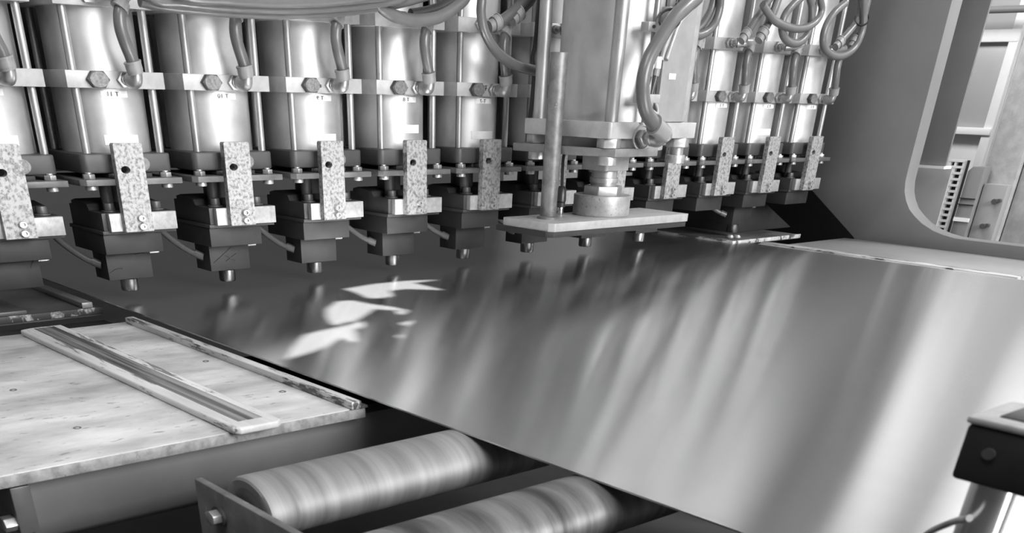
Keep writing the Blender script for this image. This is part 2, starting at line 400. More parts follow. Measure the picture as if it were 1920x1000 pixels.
    put(u, 'cross_plate', 'cross', lambda: MB().prism(pl, 'z', .1625, .1702).mesh('cross_plate', M['plate'], bevel=.0006))
    for x, k in ((-.046,'a'),(.076,'b')):
        put(u, 'plate_nut', 'pn'+k, lambda: MB().prism([(x+.0095*math.cos(.3+j*PI/3), .017+.0095*math.sin(.3+j*PI/3)) for j in range(6)], 'z', .1702, .1762).cyl((x,.017,.1762),(x,.017,.1785),.005,n=12).mesh('plate_nut', M['bolt'], bevel=.0006))
        put(u, 'bolt_end', 'be'+k, lambda: MB().cyl((x,.015,.1565),(x,.015,.1625), .0088, n=20).mesh('bolt_end', M['bolt'], bevel=.0008))
    # piston rod, guide head
    put(u, 'piston_rod', 'piston', lambda: MB().cyl((.020,.090,.10),(.020,.090,.172), .022, n=28).mesh('piston_rod', M['dark']))
    put(u, 'guide_pin', 'gpin', lambda: MB().cyl((-.012,.045,.12),(-.012,.045,.165), .009, n=18).mesh('guide_pin', M['dark']))
    prof = [(.015,.103),(.015,.1265),(.060,.1268),(.066,.135),(.110,.139),(.125,.136),(.125,.131),(.135,.131),(.135,.103)]
    hd = put(u, 'guide_head', 'head', lambda: MB().prism(prof, 'x', -.038, .0795).mesh('guide_head', M['head'], bevel=.0008))
    put(u, 'base_lip', 'lip', lambda: MB().box(-.041,.080,.013,.142,.0985,.1032).mesh('base_lip', M['head'], bevel=.0006))
    for x, k in ((-.016,'a'),(.060,'b')):
        put(u, 'head_screw', 'hs'+k, lambda: MB().cyl((x,.034,.1266),(x,.034,.1285),.0125,n=22).cyl((x,.034,.1285),(x,.034,.138),.0088,.0082,n=22).mesh('head_screw', M['plate'], bevel=.0006))
    put(u, 'front_plate', 'fplate', lambda: MB().box(-.031,.0785,.0035,.0148,.1028,.1265).mesh('front_plate', M['zinc'], bevel=.0007))
    # link bar with hole
    def linkbar():
        x0, x1, z0, z1, ya, yb = -.0125, .0325, .1030, .2145, -.0085, .0032
        hx, hz, hr, n = .0015, .182, .0072, 24
        mb = MB(); ring = [(hx+hr*math.cos(2*PI*k/n), hz+hr*ZS*math.sin(2*PI*k/n)) for k in range(n)]
        def outer(k):
            t = 2*PI*k/n; c, s_ = math.cos(t), math.sin(t)
            sx = ((x1-hx) if c > 0 else (hx-x0))/max(abs(c),1e-6); sz = .02/max(abs(s_),1e-6); q = min(sx, sz); return (hx+c*q, hz+s_*q)
        ot = [outer(k) for k in range(n)]
        vs = [(a,ya,b) for a,b in ring]+[(a,ya,b) for a,b in ot]+[(a,yb,b) for a,b in ring]+[(a,yb,b) for a,b in ot]
        fs = []
        for k in range(n):
            j = (k+1)%n
            fs += [(k,j,n+j,n+k),(2*n+j,2*n+k,3*n+k,3*n+j),(j,k,2*n+k,2*n+j)]
            a, b = ot[k], ot[j]
            if abs(a[0]-b[0]) < 1e-6: fs.append((n+k,n+j,3*n+j,3*n+k))
        mb.add(vs, fs)
        # corner fill of the holed square, then the solid lengths above and below
        r = .0018
        mb.add([(x0,ya,hz+.02),(x1,ya,hz+.02),(x1,yb,hz+.02),(x0,yb,hz+.02),(x0,ya,z1-r),(x0+r,ya,z1),(x1-r,ya,z1),(x1,ya,z1-r),(x0,yb,z1-r),(x0+r,yb,z1),(x1-r,yb,z1),(x1,yb,z1-r)],
               [(0,1,7,6,5,4),(3,8,9,10,11,2),(0,4,8,3),(1,2,11,7),(4,5,9,8),(5,6,10,9),(6,7,11,10)])
        mb.add([(x0,ya,z0),(x1,ya,z0),(x1,yb,z0),(x0,yb,z0),(x0,ya,hz-.02),(x1,ya,hz-.02),(x1,yb,hz-.02),(x0,yb,hz-.02)],
               [(0,3,2,1),(0,1,5,4),(1,2,6,5),(2,3,7,6),(3,0,4,7)])
        for cxx in (x0, x1):
            for yy in (ya, yb):
                pass
        # close the four corner triangles left by the radial fan
        for yy in (ya, yb):
            for sx_, xx in ((-1,x0),(1,x1)):
                for sz_ in (-1, 1):
                    pts = sorted([p for p in ot if abs(p[0]-xx) < 1e-6 and (p[1]-hz)*sz_ > 0], key=lambda p: -abs(p[1]-hz))
                    pz = sorted([p for p in ot if abs(p[1]-hz-.02*sz_) < 1e-6 and (p[0]-hx)*sx_ > 0], key=lambda p: -abs(p[0]-hx))
                    if pts and pz: mb.add([(xx,yy,hz+.02*sz_),(pts[0][0],yy,pts[0][1]),(pz[0][0],yy,pz[0][1])],[(0,1,2)])
        for xx in (x0, x1):
            mb.add([(xx,ya,hz-.02),(xx,yb,hz-.02),(xx,yb,hz+.02),(xx,ya,hz+.02)],[(0,1,2,3)])
        return mb.mesh('link_bar', M['link'])
    lk = put(u, 'link_bar', 'linkbar', linkbar)
    for z, k in ((.1205,'a'),(.1095,'b')):
        x = .0135
        put(u, 'socket_screw', 'ss'+k, lambda: MB().lathe([(.0060,-.0085),(.0060,-.0135),(.0053,-.0145),(.0030,-.0145),(.0028,-.0115),(0,-.0115)], (x,0,z), 'y', n=20, zs=ZS+.1).mesh('socket_screw', M['bolt']), lk)
    # lower boxes and punch pin
    put(u, 'tool_box', 'tbox', lambda: MB().box(-.0395,.056,.018,.138,.0715,.0985).mesh('tool_box', M['box'], bevel=.0007))
    if i not in (9, 11):
        put(u, 'punch_holder', 'phold', lambda: MB().box(-.0305,.0445,.045,.095,.0325,.0715).mesh('punch_holder', M['box'], bevel=.0006))
        put(u, 'side_clip', 'clip', lambda: MB().box(.0445,.058,.046,.060,.0665,.0700).cyl((.046,.052,.0675),(.062,.052,.0675),.003,n=10).mesh('side_clip', M['bolt']))
        if i != 0:
            put(u, 'punch_pin', 'ppin', lambda: MB().lathe([(.0125,.0325),(.0125,.0305),(.0142,.0295),(.0142,.0145),(.0130,.0125),(0,.0125)], (.014,.074,0), n=24).mesh('punch_pin', M['pin']))
        put(u, 'air_hose', 'ahose', lambda: MB().tube([(-.077,.150,.100),(-.073,.120,.085),(-.060,.098,.070),(-.046,.082,.059),(-.034,.072,.054)], .0048, n=10).cyl((-.040,.077,.0565),(-.0295,.068,.052),.0062,n=12).mesh('air_hose', M['hose']))
    for z_ in {3: [[(.0125,.2855),(.0175,.2885)],[(.0125,.2880),(.0175,.2860)],[(.015,.2850),(.015,.2890)]],
               5: [[(.0120,.2900),(.0215,.2905)],[(.0185,.2870),(.0190,.2945)],[(.0150,.2935),(.0215,.2940)]]}.get(i, []):
        MB().tube([(x,YB-.0003,z) for x,z in z_], .0007, n=5).build('pen_mark', M['ink'], u)
    # marker scribbles on the blackened boxes
    if i in (0, 1, 2):
        S = {0: [[(-.030,.060),(-.018,.068),(-.006,.071)],[(.030,.058),(.036,.067),(.040,.070)]],
             1: [[(-.012,.0690),(0,.0695),(.010,.0675)],[(.018,.066),(.032,.0665),(.044,.0640)],[(-.027,.043),(-.016,.0475),(-.006,.0475)],[(-.024,.0655),(-.017,.0650)]],
             2: [[(-.024,.045),(.012,.066)],[(-.006,.057),(.016,.046)],[(-.001,.046),(.020,.056)]]}[i]
        for k, s_ in enumerate(S):
            MB().tube([(x,.0447,z) for x,z in s_], .0009, n=5).build('marker_stroke', M['ink'], u)
    return u
UNITS = [make_unit(i) for i in range(12)]

# ------------------------------------------------------------------ big press cylinder
PC = Vector((1.038, -.179, 0))
def make_press():
    u = empty('press_cylinder', (PC.x, PC.y, 0))
    tag(u, 'large press cylinder with pale flange standing before the row', 'press cylinder')
    def B(mb, name, m, parent=None, bevel=.001, label=None): return mb.build(name, M[m], parent or u, bevel=bevel, label=label)
    B(MB().cyl((0,0,.245),(0,0,.95), .098, n=80), 'barrel', 'alu', bevel=0)
    for sx in (-1, 1):
        for sy in (-1, 1):
            B(MB().cyl((.092*sx,.087*sy,.20),(.092*sx,.087*sy,.95), .0115, n=24), 'tie_rod', 'rod', bevel=0)
    fl = B(MB().prism(rounded_rect(-.113,.118,-.106,.106,.006), 'z', .226, .249), 'flange', 'block2')
    B(MB().cyl((0,0,.208),(0,0,.2265), .100, n=64), 'flange_boss', 'block2')
    for sx in (-1, 1):
        for sy in (-1, 1):
            x, y = .092*sx, .087*sy
            B(MB().prism([(x+.021*math.cos(.35+k*PI/3), y+.021*math.sin(.35+k*PI/3)) for k in range(6)], 'z', .2125, .2262), 'tie_nut', 'bolt')
            B(MB().cyl((x,y,.188),(x,y,.2005), .0165, n=24), 'rod_end', 'bolt')
    pl = [(-.128,.115),(-.128,-.052),(-.098,-.110),(.012,-.110),(.05,-.07),(.05,.115)]
    B(MB().prism(pl, 'z', .2005, .2122), 'lower_plate', 'plate2')
    B(MB().prism(rounded_rect(-.032,.032,-.032,.032,.006), 'z', .1745, .2005), 'rod_clamp', 'block2')
    B(MB().cyl((0,0,.150),(0,0,.1745), .024, n=32).cyl((0,0,.155),(0,0,.163), .0262, n=32), 'piston_rod', 'rod', bevel=.0006)
    B(MB().prism([(.037*math.cos(.5+k*PI/3), .037*math.sin(.5+k*PI/3)) for k in range(6)], 'z', .1355, .1505), 'lock_nut', 'bolt', bevel=.002)
    B(MB().cyl((0,0,.104),(0,0,.1365), .053, n=56), 'press_foot', 'foot', bevel=.0015)
    # base plates: pale upper, dark lower
    up = [(-.192,-.071+.006),(-.186,-.071),(.174,-.071),(.176,-.069),(.176,.053),(-.198,.053)]
    B(MB().prism([(-.200,-.062),(-.191,-.071),(.174,-.071),(.174,.054),(-.200,.054)], 'z', .0912, .104), 'base_plate', 'zincp', bevel=.0006)
    B(MB().prism([(-.203,-.060),(-.192,-.070),(.172,-.069),(.172,.070),(-.203,.070)], 'z', .0825, .0912), 'dark_plate', 'box', bevel=.0006)
    # sensor rail and clips
    B(MB().cyl((-.036,-.112,.249),(-.036,-.112,.95), .0052, n=14), 'sensor_rail', 'rod', bevel=0)
    for z in (.3755, .2820):
        c = B(MB().box(-.062,-.012,-.121,-.104,z-.006,z+.006), 'rail_clip', 'zincp', label='pale rail clip')
        MB().cyl((-.050,-.1212,z),(-.050,-.1225,z), .0035, n=12, zs=ZS).build('clip_screw', M['ink'], c)
    B(MB().box(-.020,-.004,-.126,-.108,.381,.402), 'sensor', 'zincp')
    # flat guard panel with rows of print and a small sticker
    gp = B(MB().box(.000,.072,-.108,-.100,.250,.95), 'guard_panel', 'panel')
    for x, w_ in ((.013,.0016),(.019,.0016),(.032,.0020)):                 # rows of tiny upright print, not legible
        pr = MB()
        for k in range(11):
            if (k*7+int(x*1000)) % 5: pr.box(x, x+w_, -.1086, -.1081, .384+k*.0052, .384+k*.0052+.0035)
        pr.build('print_row', M['ink'], gp)
    MB().box(.018,.036,-.1092,-.1082,.309,.317).build('panel_sticker', M['sticker'], gp)
    MB().box(.078,.092,-.100,-.096,.250,.95).build('side_rail', M['zincp'], u, bevel=.001)
    # hose fitting on the flange
    po = at(1203, 258, Y=-.285)-PC; x, z = po.x, po.z
    fb, ft = at(1247, 252, Y=-.330)-PC, at(1228, 235, Y=-.331)-PC
    B(MB().lathe([(.024,-.106),(.024,-.1085),(.021,-.1085),(.021,-.106)], (x,0,z), 'y', n=32, zs=ZS+.12, ring=True), 'port_ring', 'block2', bevel=0)
    B(MB().prism(hexpts(x, z, .019), 'y', -.120, -.106).cyl((x,-.120,z),(x,-.132,z), .0135, n=20, zs=ZS+.1), 'fitting_nut', 'fitting', bevel=.0008)
    d = (ft-fb).normalized()
    B(MB().tube([(x,-.126,z),(x+.006,-.138,z-.001),tuple(fb-d*.004+Vector((-.006,.004,0))),tuple(fb-d*.002),tuple(fb+d*.006)], .0118, n=16), 'elbow', 'fitting', bevel=0)
    B(MB().cyl(fb, ft, .0128, .0138, n=24).cyl(ft, ft+d*.003, .0150, n=24), 'hose_ferrule', 'ferrule', bevel=0)
    # round post on the base plate
    return u
M['block2'] = mat('pale_cast_flange', .34, .42, metal=.2, rough=.5, scale=40, bump=.1, spots=(60,.70,.3))
M['plate2'] = mat('dark_sheet_plate', .17, .22, metal=.3, rough=.45, scale=40, bump=.05)
M['foot']  = mat('pitted_press_foot', .28, .40, metal=.4, rough=.5, scale=50, spots=(170,.60,.16), bump=.25)
M['zincp'] = mat('pale_zinc_plate', .33, .42, metal=.35, rough=.45, scale=50, bump=.08, spots=(90,.70,.35))
M['panel'] = mat('pale_guard_panel', .28, .33, metal=.3, rough=.5, scale=30, bump=.04)
PRESS = make_press()
pst = empty('guide_post', (.894, -.183, .104))
tag(pst, 'brown-grey round post on the press base plate', 'post')
MB().cyl((0,0,0),(0,0,.2365), .0148, n=32).build('post_shaft', M['post'], pst, bevel=.0008)
MB().lathe([(.0148,0),(.020,0),(.020,.003),(.0148,.0045)], (0,0,0), n=28).build('post_collar', M['post'], pst)
sens = empty('cable_sensor', (at(1050,400,Y=-.142).x, -.142, .104))
tag(sens, 'small black cable sensor beside the brown post', 'sensor')
MB().cyl((0,0,0),(0,0,.012), .0062, n=16).build('sensor_tip', M['chrome'], sens, bevel=.0006)
MB().lathe([(.0085,.012),(.0085,.019),(.0075,.020),(.0095,.021),(.0085,.040),(.005,.045)], (0,0,0), n=18).build('sensor_body', M['hose_dark'], sens)
MB().tube([(0,0,.044),(0,.002,.070),(.002,.004,.088),(.010,.008,.097)], .0030, n=8).build('sensor_cable', M['hose_dark'], sens)

# ------------------------------------------------------------------ hoses hanging across the row (pixels give the run, the plane gives the depth)
def hose(pts, Y, r, label, m='hose', name='air_hose', group=None, cat='hose', ends=()):
    Ys = Y if isinstance(Y, (list, tuple)) else [Y]*len(pts)
    P = [at(p[0], p[1], Y=y) for p, y in zip(pts, Ys)]
    if pts[-1][1] < -4: d_ = (P[-1]-P[-2]).normalized(); P += [P[-1]+d_*.02+Vector((0,.002,.03)), P[-1]+d_*.022+Vector((0,.004,.16))]
    if pts[0][1] < -4: d_ = (P[0]-P[1]).normalized(); P = [P[0]+d_*.022+Vector((0,.004,.16)), P[0]+d_*.02+Vector((0,.002,.03))] + P
    o = MB().tube(P, r, n=14, sub=7).build(name, M[m]); tag(o, label, cat, group)
    for e in ends:
        a_, b_ = (P[0], P[1]) if e == 0 else (P[-1], P[-2]); d = (b_-a_).normalized()
        MB().cyl(a_-d*.012, a_-d*.002, r*1.05, r*1.1, n=16).cyl(a_-d*.002, a_+d*.009, r*1.38, n=18).cyl(a_+d*.009, a_+d*.011, r*1.5, n=18).build('end_ferrule', M['ferrule'], o)
    return o
hose([(262,0),(300,8),(360,15),(440,21),(540,24),(640,19),(720,9),(775,-3),(820,-22)], -.044, .0078, 'lowest thick hose sweeping along the top left of the row', group='hoses along the top')
hose([(285,-6),(340,2),(410,9),(500,13),(600,12),(690,4),(760,-10)], -.062, .0082, 'middle thick hose sweeping along the top left of the row', group='hoses along the top')
hose([(340,-14),(420,-4),(510,1),(600,0),(680,-7),(740,-18)], -.081, .0085, 'topmost thick hose sweeping along the top left of the row', group='hoses along the top')
hose([(700,-8),(716,14),(745,32),(785,38),(825,31),(858,10),(876,-12)], -.046, .0085, 'sagging hose loop above the cylinder tagged T 8')
hose([(770,27),(800,22),(830,12),(855,-8)], -.034, .0075, 'short hose behind the sagging loop above T 8', 'hose_dark')
hose([(904,-10),(902,25),(910,62),(932,98),(962,120),(996,131),(1020,134)], -.040, .0080, 'long curved hose crossing in front of the cylinder tagged T 7')
hose([(926,46),(945,36),(965,20),(990,-8)], -.030, .0085, 'hose rising from the elbow of the cylinder tagged T 7', ends=(0,))
hose([(968,30),(985,10),(1000,-10)], -.030, .0085, 'short dark hose rising left of the big press tie rod', 'hose_dark', ends=(0,))
hose([(1012,-8),(1008,40),(1004,85),(999,110),(1002,140),(998,190),(994,222)], .005, .0045, 'thin black cable hanging left of the big press tie rod', 'hose_dark', 'black_cable', cat='cable')
PH = hose([(1312,-14),(1288,10),(1262,36),(1236,76),(1216,112),(1206,150),(1206,185),(1213,212),(1229,236)], [-.31,-.32,-.325,-.328,-.330,-.332,-.333,-.333,-.331], .0112, 'thick printed hose curving down to the big press flange')
PH.parent = PRESS; PH.location = -PRESS.location; PH.name = 'press_hose'
for k_ in ('category', 'group'):
    if k_ in PH: del PH[k_]
hose([(1320,-14),(1296,10),(1270,38),(1250,80),(1240,112)], [-.290,-.300,-.304,-.296,-.292], .0038, 'left thin pale cable tied to the thick press hose', 'zincp', 'pale_cable', cat='cable')
hose([(1326,-14),(1302,12),(1276,40),(1260,80),(1249,112)], [-.275,-.285,-.290,-.288,-.291], .0038, 'right thin pale cable tied to the thick press hose', 'zincp', 'pale_cable', cat='cable')
def cable_end(px, py, label):
    p = at(px, py, Y=-.291); u = empty('cable_connector', p); tag(u, label, 'connector')
    MB().box(-.0055,.0055,-.004,.004,-.012,.004).build('label_sleeve', M['sticker'], u, bevel=.001)
    MB().cyl((0,0,-.012),(-.002,0,-.022), .0058, n=14).build('plug_nut', M['ferrule'], u)
    MB().cyl((-.002,0,-.022),(-.010,0,-.055), .0062, .0050, n=14).build('plug_body', M['hose_dark'], u)
cable_end(1221, 112, 'left cable plug with white label sleeve by the press hose')
cable_end(1234, 112, 'right cable plug with white label sleeve by the press hose')
hose([(1221,178),(1228,190),(1233,205),(1231,213),(1222,206),(1214,190)], -.288, .0026, 'thin pale coil of cable behind the press hose', 'zincp', 'cable_coil', cat='cable')
def tie(px, py, Y, r, label):
    c = at(px, py, Y=Y); u = MB().lathe([(r,-.0018),(r+.0016,-.0018),(r+.0016,.0018),(r,.0018)], (0,0,0), n=24, ring=True).build('cable_tie', M['ink']); u.location = c
    u.rotation_euler = (.5, -.7, 0); tag(u, label, 'cable tie')
tie(1256, 36, -.317, .0165, 'black cable tie around the press hose and cables')
hose([(1352,-10),(1349,18),(1340,44),(1322,62),(1302,67),(1288,60)], -.050, .0080, 'hose looping behind the right tie rod of the press', group='hose coils at right')
hose([(1340,-10),(1333,18),(1318,45),(1304,60)], -.035, .0075, 'inner hose looping beside the right tie rod of the press', group='hose coils at right')
hose([(1448,-12),(1432,14),(1413,42),(1396,68)], -.034, .0075, 'straight slanting hose into the left elbow of the third last cylinder', ends=(1,))
hose([(1462,-12),(1452,18),(1440,44),(1428,66)], -.046, .0085, 'thick slanting hose into the tee of the third last cylinder', ends=(1,))
hose([(1430,8),(1440,24),(1452,38),(1470,48),(1492,54),(1514,51),(1532,38),(1541,18),(1538,-8)], -.060, .0072, 'wide hose loop in front of the second last cylinder', group='hose coils at right')
hose([(1506,-10),(1488,8),(1472,28),(1466,52),(1472,72),(1486,81),(1500,79),(1514,64),(1521,40),(1522,12),(1518,-10)], -.050, .0078, 'narrow hose loop hanging above the second last cylinder fitting', group='hose coils at right')
hose([(1585,6),(1566,22),(1550,46),(1543,72),(1547,92),(1562,104),(1582,104),(1602,90),(1615,64),(1620,34),(1621,-10)], -.050, .0078, 'big hose loop hanging over the last cylinder by the frame', group='hose coils at right')
hose([(1572,82),(1590,62),(1606,42),(1613,18),(1614,-10)], -.036, .0078, 'hose rising from the elbow of the last cylinder', group='hose coils at right', ends=(0,))
hose([(1600,80),(1613,58),(1621,30),(1630,-10)], -.040, .0070, 'outermost hose rising beside the grey side frame', group='hose coils at right', ends=(0,))
tie(1616, 36, -.045, .0150, 'black cable tie around the hoses next to the side frame')

# ------------------------------------------------------------------ tables and rails left of the strip
tb = empty('entry_table', (0,0,0)); tag(tb, 'worn pale table plate left of the strip', 'table')
MB().box(-.75, .1455, -.650, -.040, -.0235, ZT).build('table_top', M['table'], tb, bevel=.001)
MB().box(-.75, .1455, -.6515, -.6498, -.0238, -.0130).build('table_edge', M['table_edge'], tb, bevel=.0006)
for px, py in ((25,732),(145,803),(386,678),(530,735),(300,705)):
    p = at(px, py, Z=ZT)
    MB().lathe([(.0026,.0),(.0042,.0),(.0042,.0005),(.0030,.0005)], p, n=20, ring=True).build('screw_ring', M['plate'], tb)
wb = empty('wear_bar', (0,0,0)); tag(wb, 'long scuffed white wear bar lying on the pale table', 'wear bar')
MB().prism([(-.037,-.052),(-.034,-.660),(-.028,-.667),(.018,-.667),(.0255,-.660),(.0255,-.046),(-.020,-.046)], 'z', ZT, -.0045).build('bar_body', M['wear'], wb, bevel=.002, seg=3)
MB().box(-.018,.012,-.645,-.055,-.0046,-.0041).build('worn_groove', M['groove'] if 'groove' in M else M['oily'], wb, bevel=.0002)
rl = empty('guide_rail', (0,0,0)); tag(rl, 'worn white guide rail along the strip edge on the pale table', 'guide rail')
MB().box(.124,.138,-.655,-.050,ZT,-.0035).build('rail_body', M['rail'], rl, bevel=.0012)
MB().box(.138,.1465,-.655,-.050,ZT,-.0095).build('rail_foot', M['oily'], rl)
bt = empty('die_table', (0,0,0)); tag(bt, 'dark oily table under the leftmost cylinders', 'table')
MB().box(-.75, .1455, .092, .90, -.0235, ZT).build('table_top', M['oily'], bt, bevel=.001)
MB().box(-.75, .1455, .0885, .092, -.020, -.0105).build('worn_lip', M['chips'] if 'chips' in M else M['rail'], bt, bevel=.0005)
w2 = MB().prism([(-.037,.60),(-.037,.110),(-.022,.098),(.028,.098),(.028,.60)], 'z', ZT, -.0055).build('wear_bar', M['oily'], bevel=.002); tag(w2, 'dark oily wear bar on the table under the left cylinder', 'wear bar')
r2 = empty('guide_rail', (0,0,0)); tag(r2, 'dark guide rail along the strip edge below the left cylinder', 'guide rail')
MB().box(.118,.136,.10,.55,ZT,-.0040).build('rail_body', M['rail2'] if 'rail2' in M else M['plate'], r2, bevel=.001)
sl = MB().box(-.75,.1455,-.040,.0885,-.060,-.030).build('slot_floor', M['black'], smooth=False); tag(sl, 'black slot between the pale table and the dark table', 'slot')
bm_ = empty('table_beam', (0,0,0)); tag(bm_, 'dark painted steel beam below the pale table edge', 'beam')
MB().prism([(-.630,-.026),(-.626,-.070),(-.618,-.088),(-.60,-.100),(-.30,-.100),(-.30,-.026)], 'x', -.2485, .9).build('beam_body', M['beam'], bm_, bevel=.002)
MB().box(-.75,.9,-.60,-.30,-.0262,-.0238).build('shim_plate', M['black'], bm_)
cb = empty('corner_block', (0,0,0)); tag(cb, 'dark block with a bolt at the bottom left corner', 'block')
MB().box(-.2690,-.2500,-.648,-.56,-.072,-.026).build('block_body', M['oily'], cb, bevel=.001)
MB().prism([(-.636+.011*math.cos(k*PI/3), -.062+.0075*math.sin(k*PI/3)) for k in range(6)], 'x', -.281, -.269).build('block_bolt', M['bolt'], cb, bevel=.0008)

# ------------------------------------------------------------------ rollers and bracket
RY, RZ = .043, .028
def roller(y, m, label):
    u = empty('roller', (0, y, -.031)); tag(u, label, 'roller', 'rollers under the strip')
    MB().lathe([(.031,-.108),(.0385,-.1085),(.0415,-.107),(.043,-.103),(.043,-.080),(.0425,-.079),(.0425,-.076),(.043,-.075),(.043,1.76),(.040,1.765)], (0,0,0), 'x', n=72, zs=RZ/RY).build('roller_shell', M[m], u)
    MB().lathe([(.0085,-.122),(.0085,-.108),(.022,-.1085),(.022,-.1075)], (0,0,0), 'x', n=28, zs=RZ/RY).build('axle', M['oily'], u)
    MB().lathe([(.018,-.112),(.024,-.1105),(.029,-.1075)], (0,0,0), 'x', n=36, zs=RZ/RY).build('bearing_cap', M['dark'], u)
    return u
roller(-.8167, 'roller', 'bright spinning roller nearest the pale table')
roller(-1.003, 'roller2', 'scuffed roller at the bottom edge of the picture')
br = empty('roller_bracket', (0,0,0)); tag(br, 'worn steel bracket plate with a hex bolt holding the roller ends', 'bracket')
MB().box(-.131,-.1225,-1.25,-.757,-.16,-.0140).build('bracket_plate', M['rusty'], br, bevel=.0015)
MB().lathe([(.0125,-.131),(.0125,-.1335),(.006,-.1335)], (0,-.802,-.0370), 'x', n=24, zs=ZS+.05).build('washer', M['dark'], br)
MB().prism([(-.802+.0095*math.cos(.5+k*PI/3), -.0370+.0068*math.sin(.5+k*PI/3)) for k in range(6)], 'x', -.1425, -.1335).build('hex_bolt', M['bolt'], br, bevel=.0006)
MB().box(-.75, 2.0, -2.3, -.62, -.45, -.40).build('pit_shade_sheet', M['black'], smooth=False); tag(bpy.data.objects['pit_shade_sheet'], 'black sheet standing for the dark void below the rollers', 'pit')  # black sheet put in for the darkness underneath

# ------------------------------------------------------------------ right of the strip
rt = empty('exit_table', (0,0,0)); tag(rt, 'pale smooth table between the strip and the grey side frame', 'table')
MB().box(1.795, WX, -.672, -.020, -.0235, ZT).build('table_top', M['rtable'] if 'rtable' in M else M['zincp'], rt, bevel=.001)
rr = empty('guide_rail', (0,0,0)); tag(rr, 'scuffed white guide rail along the right strip edge', 'guide rail')
MB().box(1.779,1.806,-.672,-.040,ZT,.0035).build('rail_body', M['rail'], rr, bevel=.002)
MB().box(1.7695,1.778,-.672,-.040,ZT,.0005).build('rail_foot', M['rail'], rr, bevel=.0008)
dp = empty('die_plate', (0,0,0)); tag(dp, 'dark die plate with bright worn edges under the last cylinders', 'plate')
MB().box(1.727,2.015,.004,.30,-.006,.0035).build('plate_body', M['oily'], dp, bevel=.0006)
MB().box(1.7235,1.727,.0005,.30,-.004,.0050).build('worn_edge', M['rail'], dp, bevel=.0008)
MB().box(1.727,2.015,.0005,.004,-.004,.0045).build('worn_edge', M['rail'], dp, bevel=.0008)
for k, px in enumerate((1368, 1381)):
    p = at(px, 446, Z=.0045); MB().lathe([(.010,.0),(.0105,.002),(.007,.006),(.004,.0065)], p, n=14).build('edge_bolt', M['bolt'], dp)
gs = empty('die_holder', (0,0,0)); tag(gs, 'dark sloping die holder under the second last cylinder', 'die holder')
MB().prism([(1.88,.0038),(1.925,.062),(1.985,.0715),(2.14,.0038)], 'y', .115, .32).build('holder_body', M['box'], gs, bevel=.001)

# beyond the frame opening
cl = empty('rear_column', (0,0,0)); tag(cl, 'dark steel column behind the opening of the side frame', 'column')
MB().box(2.50,2.508,-.094,.30,.148,1.3).build('column_body', M['frame2'] if 'frame2' in M else M['dark'], cl, bevel=.002)
MB().box(2.490,2.53,-.097,.30,.142,.148).build('column_foot', M['white'], cl)
rp = MB().box(2.56,2.568,-.086,.30,-.6,.142).build('rear_panel', M['panel2'] if 'panel2' in M else M['frame'], bevel=.001); tag(rp, 'flat grey panel below the dark column in the opening', 'panel')
XW = 3.25
struct(MB().box(XW, XW+.08, -3.0, 2.5, -.9, 3.2).build('wall_right', M['wallp'], smooth=False), 'white plastered hall wall behind the opening', 'wall')
wn = struct(empty('window_1', (0,0,0)), 'white framed window behind the side frame opening', 'window')
def wb_(name, y0, y1, z0, z1, m, d=.03):
    MB().box(XW-d, XW-.001, min(y0,y1), max(y0,y1), z0, z1).build(name, M[m], wn, bevel=.002)
wb_('pane', .17, .60, .222, .445, 'glass', .008)
wb_('pane', .17, .60, .472, .66, 'glass', .008)
wb_('transom', .145, .60, .443, .474, 'white', .03)
wb_('sill', .145, .60, .205, .224, 'white', .035)
wb_('jamb', .143, .174, .0, .80, 'white', .028)
wb_('stile', .60, .64, .0, .80, 'white', .028)
dl = bpy.data.materials.new('daylight_pane'); dl.use_nodes = True; dl.node_tree.nodes['Principled BSDF'].inputs['Emission Color'].default_value = (1,1,1,1); dl.node_tree.nodes['Principled BSDF'].inputs['Emission Strength'].default_value = 1.4
M['daylight'] = dl
wb_('lit_pane', .17, .60, .70, 1.55, 'daylight', .008)
wn2 = struct(empty('added_glow_pane', (0,0,0)), 'added glowing pane out of view, mirrored as a bright band in the strip', 'window')
dl2 = dl.copy(); dl2.node_tree.nodes['Principled BSDF'].inputs['Emission Strength'].default_value = 1.3
MB().box(2.955,2.968,-.60,-.20,.55,1.55).build('lit_pane', dl2, wn2)  # added glowing panel, there for the second bright band on the strip
MB().box(2.950,2.968,-.63,-.17,.51,.55).build('sill', M['white'], wn2)
pp = MB().tube([(XW-.10,-.6,.515),(XW-.10,.8,.519)], .009, n=12).build('wall_pipe', M['frame']); tag(pp, 'grey pipe crossing in front of the window', 'pipe')
p1 = MB().box(2.95,3.10,-.097,.0035,-.9,1.6).build('concrete_pillar', M['concrete'], bevel=.004); tag(p1, 'rough grey concrete pillar right of the window', 'pillar')
p2 = MB().box(2.97,3.10,-.60,-.100,-.9,1.6).build('concrete_pillar', M['concrete2'], bevel=.004); tag(p2, 'pale concrete pillar at the right picture edge', 'pillar')
cab = empty('grey_cabinet', (0,0,0)); tag(cab, 'grey steel cabinet at the foot of the concrete pillar', 'cabinet')
MB().prism([(-.019,-.6),(-.019,.136),(.018,.134),(.030,.122),(.031,-.6)], 'x', 2.90, 2.945).build('cabinet_body', M['frame2'], cab, bevel=.002)
MB().box(2.897,2.90,-.019,.031,.052,.054).build('cabinet_joint', M['ink'], cab)
MB().box(2.897,2.90,-.019,.031,.036,.038).build('cabinet_joint', M['ink'], cab)
MB().box(2.897,2.90,-.019,.031,-.008,.002).build('cabinet_band', M['white'], cab)
jb = empty('junction_box', (0,0,0)); tag(jb, 'flat grey box with cable glands on the pillar', 'box')
MB().box(2.92,2.95,-.096,-.022,-.25,.093).build('box_body', M['panel2'], jb, bevel=.002)
